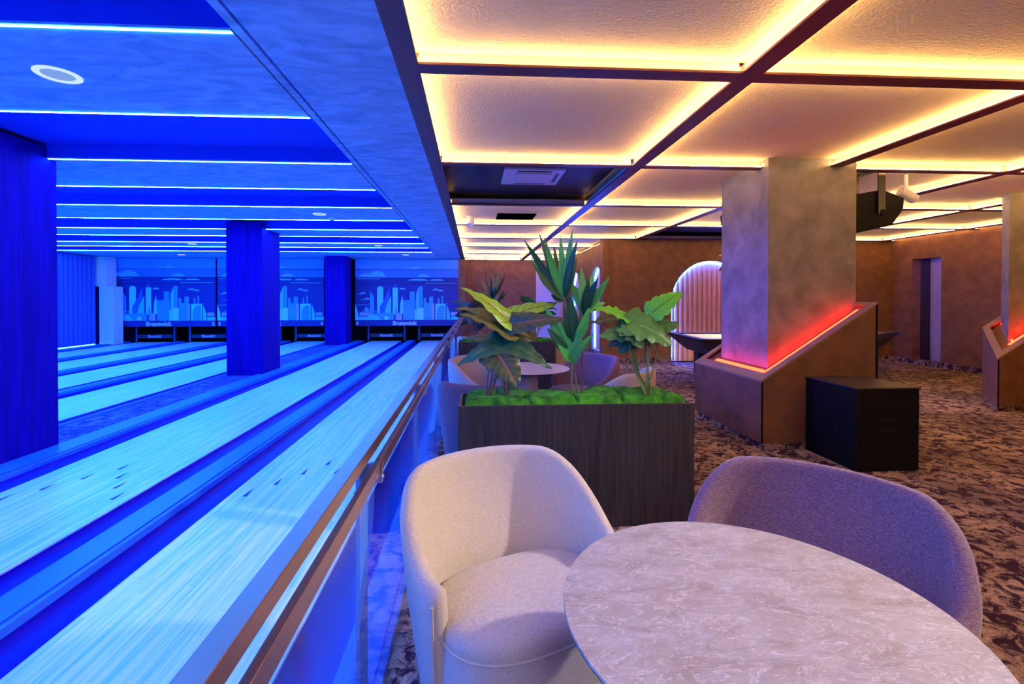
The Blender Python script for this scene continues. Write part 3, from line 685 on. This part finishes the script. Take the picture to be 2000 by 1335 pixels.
# ------------------------------------------------------------------ plants
def leaf(parent, base, tip, width, m, nrm=(0, -.35, 1), shape='lance', droop=.08, fold=.25, wave=0., lobes=0, n=14, seed=0):
    base = Vector(base); tip = Vector(tip); L = (tip-base).length; d = (tip-base).normalized()
    up = Vector(nrm); up = (up-d*up.dot(d)).normalized(); side = d.cross(up).normalized()
    prof = {'lance': lambda t: math.sin(math.pi*min(1, t**.75))**.8*(1 if t < .6 else 1-(t-.6)*.15),
            'heart': lambda t: (min(1, (t/.16))**.5)*(1-t)**.62*1.35 if t > 0 else .05,
            'arrow': lambda t: (min(1, (t/.10))**.5)*(1-t)**.85*1.5}[shape]
    rows = []; uvs = []; m_ = 8 if shape != 'lance' else 4
    rnd = random.Random(seed)
    ph = rnd.random()*6
    for i in range(n+1):
        t = i/n; w = prof(t)*width/2; w = max(w, .0015)
        if lobes and 0 < i < n: w *= 1-.28*(1 if (i % 3 == 0) else 0)*lobes
        c = base+d*(L*t)+up*(droop*L*math.sin(math.pi*t)-droop*L*.0)
        row = []; ur = []
        for j in range(-m_, m_+1):
            s = j/m_
            back = 0.
            if shape in ('heart', 'arrow') and t < .25: back = -(.16 if shape == 'heart' else .26)*L*abs(s)**1.2*(1-t/.25)
            wv = wave*width*math.sin(t*24+ph+(0 if s > 0 else 1.3))*abs(s)**1.5
            # vein corrugation
            row.append(c+side*(s*w)+d*back+up*(fold*abs(s)*w-(.9*fold*w*s*s)+wv)); ur.append((s/2+.5, t))
        rows.append(row); uvs.append(ur)
    mb = MB(); mb.grid(rows); o = mb.build('leaf', m, parent, smooth=180, fix=False)
    me = o.data; uvl = me.uv_layers.new(name='UVMap'); flat_ = [q for r in uvs for q in r]
    for lp in me.loops: uvl.data[lp.index].uv = flat_[lp.vertex_index]
    inv = parent.matrix_world.inverted() if False else None
    # into the parent's frame
    off = parent.location
    for v in me.vertices: v.co -= off
    return o
def stem(parent, pts, r, m, r2=None, name='stem'):
    pts = [Vector(p)-parent.location for p in pts]
    # smooth through points
    out = []
    for i in range(len(pts)-1):
        p0 = pts[max(i-1, 0)]; p1 = pts[i]; p2 = pts[i+1]; p3 = pts[min(i+2, len(pts)-1)]
        for k in range(5):
            t = k/5; out.append(.5*((2*p1)+(-p0+p2)*t+(2*p0-5*p1+4*p2-p3)*t*t+(-p0+3*p1-3*p2+p3)*t**3))
    out.append(pts[-1])
    b = MB(); b.tube(out, r, 6, r2=r2); return b.build(name, m, parent, smooth=True)
def planter(x0, y0, lab):
    W, D, H = 1.525, .42, .787; t = empty('planter', (x0+W/2, y0+D/2, 0)); tag(t, lab, 'planter', 'dark wooden planters with moss')
    n = 5; tw = .022
    b = MB(); b.box(-W/2, W/2, -D/2, -D/2+tw, 0, H); b.build('front_board', M_blackw, t, bevel=.0015)
    b = MB(); b.box(-W/2, W/2, D/2-tw, D/2, 0, H); b.build('back_board', M_blackw, t, bevel=.0015)
    for s in (-1, 1):
        b = MB(); b.box(s*W/2-(tw if s > 0 else 0), s*W/2+(tw if s < 0 else 0), -D/2+tw+.0005, D/2-tw-.0005, 0, H); b.build('side_board', M_blackw, t, bevel=.0015)
    b = MB(); b.box(-W/2+tw, W/2-tw, -D/2+tw, D/2-tw, H-.12, H-.06); b.build('soil', M_black, t)
    # moss cushions
    rows = []; nx, ny = 120, 36
    for j in range(ny+1):
        row = []
        for i in range(nx+1):
            x = -W/2+.027+(W-.054)*i/nx; y = -D/2+.027+(D-.054)*j/ny
            e = min(i, nx-i)/nx*W; f = min(j, ny-j)/ny*D
            edge = min(1, (min(e, f*1.0)/.045))**.5
            q = noise.noise(Vector((x*4.2, y*5, 1.7)))*.5+noise.noise(Vector((x*11, y*11, 4)))*.25
            q2 = abs(noise.noise(Vector((x*3.1, y*3.1, 9.)))); cut = smooth01(q2/.06)
            fine = noise.noise(Vector((x*45, y*45, 2)))*.008
            z = H-.065+edge*(.062+.06*q+.045*cut)+fine*edge
            row.append((x, y, z))
        rows.append(row)
    mb = MB(); mb.grid(rows); mo = mb.build('moss', M_moss, t, smooth=180, fix=False); mo['kind'] = 'stuff'
    return t
planter(-.10, 2.955, 'long dark wood planter with green moss directly behind the foreground cream chair')
planter(-.245, 7.30, 'smaller-looking dark planter far behind, beyond the second table')
PYC = 3.14
def mk_left():
    t = empty('potted_plant', at(968, 762, PYC)); tag(t, 'elephant-ear plant with ribbed lime and dark leaves at the left of the nearer planter', 'plant', 'plants in the nearer planter')
    b0 = at(955, 772, PYC); b1 = at(990, 772, PYC-.02)
    data = [ # tip, base, width px, mat, shape, normal, depth tip
        ((901, 561), (994, 628), 40, M_leafA, 'arrow', (.5, -.9, .7), -.10),
        ((884, 601), (995, 632), 42, M_leafC, 'arrow', (.2, -.5, 1), .02),
        ((898, 613), (992, 650), 48, M_leafC, 'arrow', (.2, -.6, 1), -.12),
        ((904, 660), (975, 668), 34, M_leafC, 'arrow', (.1, -.6, .8), .10),
        ((1086, 594), (990, 622), 44, M_leafA, 'heart', (-.1, -.8, .8), .08),
        ((1108, 624), (998, 634), 44, M_leafB, 'arrow', (-.1, -.9, .6), -.12),
        ((893, 714), (984, 668), 42, M_leafE, 'arrow', (-.3, -.9, .6), -.10),
        ((1012, 757), (966, 684), 76, M_leafB, 'heart', (.2, -1, .3), -.20),
        ((1077, 720), (985, 666), 48, M_leafE, 'arrow', (.1, -.9, .7), -.10),
        ((935, 700), (985, 660), 46, M_leafB, 'heart', (.1, -.9, .4), .05),
        ((1050, 660), (992, 650), 46, M_leafB, 'heart', (.1, -.9, .6), .15),
        ((950, 590), (990, 640), 34, M_leafB, 'arrow', (.1, -.9, .6), .16),
        ((1030, 640), (985, 690), 40, M_leafC, 'heart', (.1, -.9, .6), .14)]
    for i, (tp, bs, w_, m, sh, nr, dy) in enumerate(data):
        B = at(*bs, PYC+dy*.3); T = at(*tp, PYC+dy); leaf(t, B, T, w_*.0030, m, nr, sh, .07, .45, .06, seed=i)
        bb = b0 if i % 2 else b1; bb = bb+Vector((random.uniform(-.02, .02), random.uniform(-.02, .02), 0))
        stem(t, [bb, bb.lerp(B, .5)+Vector((.02*(1 if i % 3 else -1), .0, .03)), B+(T-B)*.02], .0042, M_stem2, .003)
    return t
def mk_mid():
    t = empty('potted_plant', at(1122, 765, PYC)); tag(t, 'tall cane plant with long blade leaves in the middle of the nearer planter', 'plant', 'plants in the nearer planter')
    A = at(1101, 592, PYC); Bq = at(1140, 620, PYC-.02); Cq = at(1117, 690, PYC-.04)
    for tp, y in (((1024, 469), -.05), ((1053, 456), .05), ((1064, 466), -.1), ((1082, 478), .1), ((1094, 458), 0), ((1118, 449), -.05), ((1128, 468), -.12), ((1040, 514), -.1), ((1036, 503), .08), ((1127, 503), .05), ((1076, 575), .0), ((1052, 540), .12), ((1110, 500), .14)):
        d = at(*tp, PYC+y*1.6); k = random.uniform(.02, .3); bs = A.lerp(d, .02)+Vector((0, 0, .13*k))
        leaf(t, bs, d, .054, random.choice([M_leafD, M_leafE, M_leafD, M_leafE]), (random.uniform(-.6, .6), -1, .3), 'lance', -.04 if tp[0] < 1090 else .04, .5, seed=tp[0])
    for tp, y in (((1135, 520), 0), ((1158, 530), .05), ((1168, 541), -.08), ((1190, 541), -.05), ((1113, 547), .05), ((1150, 545), -.12), ((1182, 590), .05), ((1128, 560), .1)):
        d = at(*tp, PYC+y*1.6); leaf(t, Bq+Vector((0, 0, random.uniform(0, .04))), d, .060, random.choice([M_leafD, M_leafD, M_leafE]), (random.uniform(-.5, .5), -1, .3), 'lance', .03, .5, seed=tp[0])
    for tp, bs, w_ in (((1113, 577), (1118, 668), .095), ((1064, 598), (1108, 680), .075), ((1069, 640), (1110, 690), .07), ((1089, 672), (1114, 706), .05), ((1150, 600), (1124, 672), .085), ((1160, 650), (1124, 690), .05), ((1136, 640), (1118, 712), .07), ((1096, 620), (1114, 700), .06)):
        leaf(t, at(*bs, PYC-.04), at(*tp, PYC-.04+random.uniform(-.14, .06)), w_, random.choice([M_leafD, M_leafD, M_leafE]), (random.uniform(-.3, .5), -1, .2), 'lance', .03, .5, seed=tp[1])
    stem(t, [at(1128, 768, PYC), at(1119, 700, PYC-.01), at(1112, 650, PYC), A+Vector((0, 0, .05))], .008, M_stem3, .005)
    stem(t, [at(1116, 768, PYC-.02), at(1117, 720, PYC-.03), Cq], .007, M_stem3, .006)
    stem(t, [at(1137, 766, PYC), at(1137, 700, PYC), Bq+Vector((0, 0, .03))], .006, M_stem2, .004)
    return t
def mk_right():
    t = empty('potted_plant', at(1262, 765, PYC)); tag(t, 'leafy split-leaf plant on pale fanned stems at the right of the nearer planter', 'plant', 'plants in the nearer planter')
    data = [((1333, 571), (1272, 612), 44, M_leafG, 'heart', (-.3, -.9, .5), 0),
        ((1326, 583), (1290, 606), 22, M_leafF, 'lance', (-.3, -.9, .5), .05),
        ((1160, 603), (1224, 622), 46, M_leafG, 'heart', (.1, -.5, 1), 0),
        ((1152, 632), (1228, 624), 52, M_leafC, 'heart', (.1, -.5, 1), .10),
        ((1312, 675), (1226, 628), 82, M_leafF, 'heart', (.2, -.8, .8), -.10),
        ((1170, 658), (1240, 655), 48, M_leafF, 'heart', (.1, -.8, .8), -.08),
        ((1326, 632), (1262, 650), 50, M_leafF, 'heart', (-.1, -.8, .8), .06),
        ((1253, 680), (1225, 636), 54, M_leafF, 'heart', (.1, -1, .5), -.16),
        ((1313, 668), (1262, 652), 44, M_leafC, 'heart', (.1, -.8, .8), -.04),
        ((1187, 675), (1238, 664), 34, M_leafB, 'heart', (.1, -.8, .8), .08),
        ((1240, 606), (1262, 640), 44, M_leafF, 'heart', (.1, -.5, 1), .12),
        ((1290, 612), (1258, 640), 44, M_leafF, 'heart', (.1, -.5, 1), .14),
        ((1210, 690), (1236, 660), 36, M_leafE, 'heart', (.1, -.8, .8), .02),
        ((1285, 690), (1258, 655), 36, M_leafE, 'heart', (.1, -.8, .8), .1)]
    for i, (tp, bs, w_, m, sh, nr, dy) in enumerate(data):
        B = at(*bs, PYC+dy*.4); T = at(*tp, PYC+dy); leaf(t, B, T, w_*.0034, m, nr, sh, .10, .35, .05, lobes=.6, seed=30+i)
        bb = at(1258+i*1.3, 770, PYC+random.uniform(-.02, .02))
        mid = bb.lerp(B, .5)+Vector(((B.x-bb.x)*.22, 0, -.03)); stem(t, [bb, mid, B+(T-B)*.02], .0055, M_stem if i % 2 else mat('stem_pale', (.20, .30, .10), .5), .003)
    return t
pl = [mk_left(), mk_mid(), mk_right()]
for src, dx, dy, rz, lab in ((pl[0], -.12, 4.36, 2.6, 'dark broad-leaved plant at the left of the farther planter'), (pl[1], -.36, 4.32, 1.2, 'dark cane plant with upright blades in the farther planter'),
                         (pl[2], -.20, 4.36, 2.9, 'broad-leaved plant at the right of the farther planter')):
    c = copy_tree(src); c.location = src.location+Vector((dx, dy, 0)); c.rotation_euler = (0, 0, rz); c['label'] = lab; c['group'] = 'plants in the farther planter'
# ------------------------------------------------------------------ black cabinet
t = empty('speaker_cabinet', (3.50, 4.08, 0)); tag(t, 'black floor-standing cabinet in front of the taupe pillar', 'cabinet')
b = MB(); b.box(-.28, .28, -.31, .30, .0, .70); b.build('body', M_black, t, bevel=.006)
b = MB(); b.box(-.288, .288, -.318, .30, .701, .712); b.build('top', mat('black_top', (.03, .028, .022), .45), t, bevel=.002)
for z in (.34, .43):
    b = MB(); b.box(-.06, .06, -.314, -.3105, z, z+.012); b.build('slot_handle', M_darkm, t)
for y, z in ((-.10, .33), (-.16, .27), (-.02, .22)):
    b = MB(); b.tube([(-.281, y, z), (-.290, y, z)], .018, 12); b.build('socket', M_darkm, t, smooth=40)
# ------------------------------------------------------------------ pool tables and lamp
def pool(x, y, rz, hl, hw, lab):
    t = empty('pool_table', (x, y, 0), rz); tag(t, lab, 'table', 'games tables behind the pillar')
    b = MB(); b.add([(-hl+.28, -hw+.22, .52), (hl-.28, -hw+.22, .52), (hl-.28, hw-.22, .52), (-hl+.28, hw-.22, .52), (-hl+.03, -hw+.03, .76), (hl-.03, -hw+.03, .76), (hl-.03, hw-.03, .76), (-hl+.03, hw-.03, .76)],
                    [(0, 3, 2, 1), (4, 5, 6, 7), (0, 1, 5, 4), (1, 2, 6, 5), (2, 3, 7, 6), (3, 0, 4, 7)]); b.build('cabinet', M_blackw, t, bevel=.01)
    b = MB(); r = .12
    b.box(-hl, hl, -hw, -hw+r, .76, .82); b.box(-hl, hl, hw-r, hw, .76, .82); b.box(-hl, -hl+r, -hw+r, hw-r, .76, .82); b.box(hl-r, hl, -hw+r, hw-r, .76, .82)
    b.build('rail', M_darkm, t, bevel=.012)
    b = MB(); b.box(-hl+r, hl-r, -hw+r, hw-r, .76, .795); b.build('playfield', M_felt, t)
    for i in range(2):
        for j in range(2):
            b = MB(); cx = (hl-.55)*(1 if i else -1); cy = (hw-.35)*(1 if j else -1); w_ = .15
            b.box(cx-w_, cx+w_, cy-.10, cy+.10, .09, .53); lg = b.build('leg', M_blackw, t, bevel=.02)
            b = MB(); b.lathe([(.03, .0), (.06, .0), (.06, .02), (.025, .03), (.025, .09)], 16, (cx, cy)); b.build('foot', M_steel, lg)
    return t
pool(4.78, 7.98, R(-4), 1.12, .78, 'dark pool table with a pale cloth left of the large taupe pillar')
pool(7.35, 8.75, R(35), 1.0, .55, 'dark games table end showing right of the large taupe pillar')
t = empty('hanging_lamp', (4.95, 8.1, 1.9)); tag(t, 'brass billiard lamp with cone shades hanging over the pool table', 'lamp')
for k in range(3):
    x = -.48+k*.48
    b = MB(); b.lathe([(.13, .06), (.125, .065), (.04, .20), (.03, .24), (.012, .26), (.012, .33)], 24, (x, 0)); b.build('lamp_shade', M_brass, t, smooth=40)
    b = MB(); b.lathe([(.02, .10), (.045, .11), (.045, .15), (.02, .17)], 12, (x, 0)); b.build('bulb', emis('bulb', (1, .8, .5), 60), t); lamp('billiard_spot', 'SPOT', (4.95+x, 8.1, 1.955), 75, (1, .80, .48), .04, spot=R(140), blend=.4)
b = MB(); b.tube([(-.6, 0, .33), (.6, 0, .33)], .012); b.tube([(-.3, 0, .33), (-.3, 0, 1.015)], .004); b.tube([(.3, 0, .33), (.3, 0, 1.015)], .004); b.build('rail', M_brass, t, smooth=True)
# ------------------------------------------------------------------ ceiling fittings
def cassette(x, y, z, lab, m=M_white):
    t = empty('air_conditioner', (x, y, z)); tag(t, lab, 'air conditioner')
    b = MB(); b.box(-.36, .36, -.36, .36, -.03, 0); b.build('frame', m, t, bevel=.008)
    b = MB(); b.box(-.22, .22, -.22, .22, -.045, -.03); b.build('grille', m, t, bevel=.004)
    for s in (-1, 1):
        for (hx, hy, ox, oy) in ((.20, .02, 0, s*.29), (.02, .20, s*.29, 0)):
            b = MB(); b.box(ox-hx, ox+hx, oy-hy, oy+hy, -.034, -.030); b.build('vane', M_darkm if s*oy > 0 or s > 0 else m, t)
cassette(.71, 5.78, CEIL+.168, 'pale blue air conditioning cassette in the dark square near the blue bulkhead')
cassette(4.60, 9.20, CEIL+.168, 'air conditioning cassette in the dark ceiling square left of the taupe pillar')
t = empty('ceiling_vent', (.72, 8.13, CEIL+.079)); tag(t, 'black slotted vent grille in the lit ceiling panel beyond the cassette', 'vent')
b = MB(); b.box(-.36, .36, -.34, .34, -.008, 0); b.build('frame', mat('vent_frame', (.5, .4, .33), .6), t)
b = MB(); b.box(-.33, .33, -.31, .31, -.010, -.008); b.build('backing', mat('vent_black', (.002, .002, .002), 1, spec=0), t)
for k in range(14):
    b = MB(); b.box(-.33+k*.049, -.322+k*.049, -.31, .31, -.02, -.010); b.build('slat', mat('vent_black', (.002, .002, .002), 1, spec=0), t)
def downlight(x, y, r, lab):
    t = empty('downlight', (x, y, CEIL-.004)); tag(t, lab, 'light', 'round downlights over the lanes')
    b = MB(); b.lathe([(r, 0), (r, -.006), (r*.93, -.010), (r*.72, -.006), (r*.70, 0)], 40); b.build('trim', emis('ring_glow', (.55, .75, 1), 1.1), t, smooth=40)
    b = MB(); b.lathe([(.001, -.003), (r*.70, -.003), (r*.70, 0), (.001, 0)], 32); b.build('lens', emis('lens_glow', (.25, .45, 1), .8), t)
for x, y, r, lab in ((-2.50, 2.99, .115, 'large white round downlight in the nearest textured ceiling band'), (-2.46, 7.65, .10, 'small round downlight above the middle of the lanes'),
                (-6.93, 12.0, .10, 'tiny round downlight left of the central blue column'), (-8.95, 14.95, .10, 'tiny round downlight near the left printed screen'),
                (-2.42, 12.1, .10, 'tiny round downlight above the right lanes near the printed screen'), (-2.1, 14.6, .10, 'farthest tiny round downlight above the right lanes')):
    downlight(x, y, r, lab)
t = empty('smoke_detector', (-2.36, 7.97, CEIL-.004)); tag(t, 'white smoke detector beside the small downlight above the lanes', 'detector')
b = MB(); b.lathe([(.055, 0), (.055, -.02), (.04, -.045), (.001, -.05)], 20); b.build('housing', M_white, t, smooth=40)
t = empty('smoke_detector', (6.86, 7.5, CEIL+.079)); tag(t, 'small white smoke detector on the lit ceiling right of the speaker', 'detector')
b = MB(); b.lathe([(.055, 0), (.055, -.12), (.04, -.145), (.001, -.15)], 20); b.build('housing', M_white, t, smooth=40)
t = empty('security_camera', (-.06, 8.2, CEIL+.079)); tag(t, 'small white dome camera on the lit ceiling next to the bulkhead', 'camera')
b = MB(); b.lathe([(.065, 0), (.065, -.13), (.05, -.145)], 20); b.build('base', M_white, t, smooth=40)
b = MB(); b.lathe([(.05, -.146), (.04, -.18), (.02, -.20), (.001, -.205)], 20); b.build('dome', M_white, t, smooth=40)
t = empty('spotlight', (4.98, 5.15, CEIL+.079)); tag(t, 'white cylinder spotlight tilted to the right beside the black hanging speaker', 'light')
b = MB(); b.tube([(0, 0, 0), (0, 0, -.20)], .018); b.build('mount', M_white, t, smooth=40)
b = MB(); b.tube([(-.07, 0, -.19), (.09, -.02, -.29)], .055, 20); b.build('barrel', M_white, t, smooth=40)
def speaker(x, y, z, rz, lab):
    t = empty('speaker', (x, y, z), rz); tag(t, lab, 'speaker', 'black speakers hung by the large pillar')
    b = MB(); b.prism([(-.34, .10), (.05, .17), (.30, .08), (.29, -.04), (.16, -.22), (-.34, -.33)], 'y', -.15, .17); b.build('cabinet', M_black, t, bevel=.008)
    b = MB(); b.box(-.02, .06, -.175, -.160, -.10, .40); b.box(-.02, .06, .175, .190, -.10, .40); b.box(-.02, .06, -.175, .190, .385, .400); b.build('yoke', M_darkm, t)
    b = MB(); b.tube([(.03, -.18, -.08), (.03, -.155, -.08)], .03, 14); b.build('knob', M_black, t, smooth=40)
    b = MB(); b.tube([(-.34, 0, .22), (-.02, 0, .40)], .012); b.build('arm', M_darkm, t)
    return t
speaker(4.42, 5.05, 2.49, 0, 'black hanging speaker on a yoke at the upper right of the large taupe pillar')
speaker(3.58, 5.95, 2.49, R(180), 'black hanging speaker just peeking out left behind the large taupe pillar')
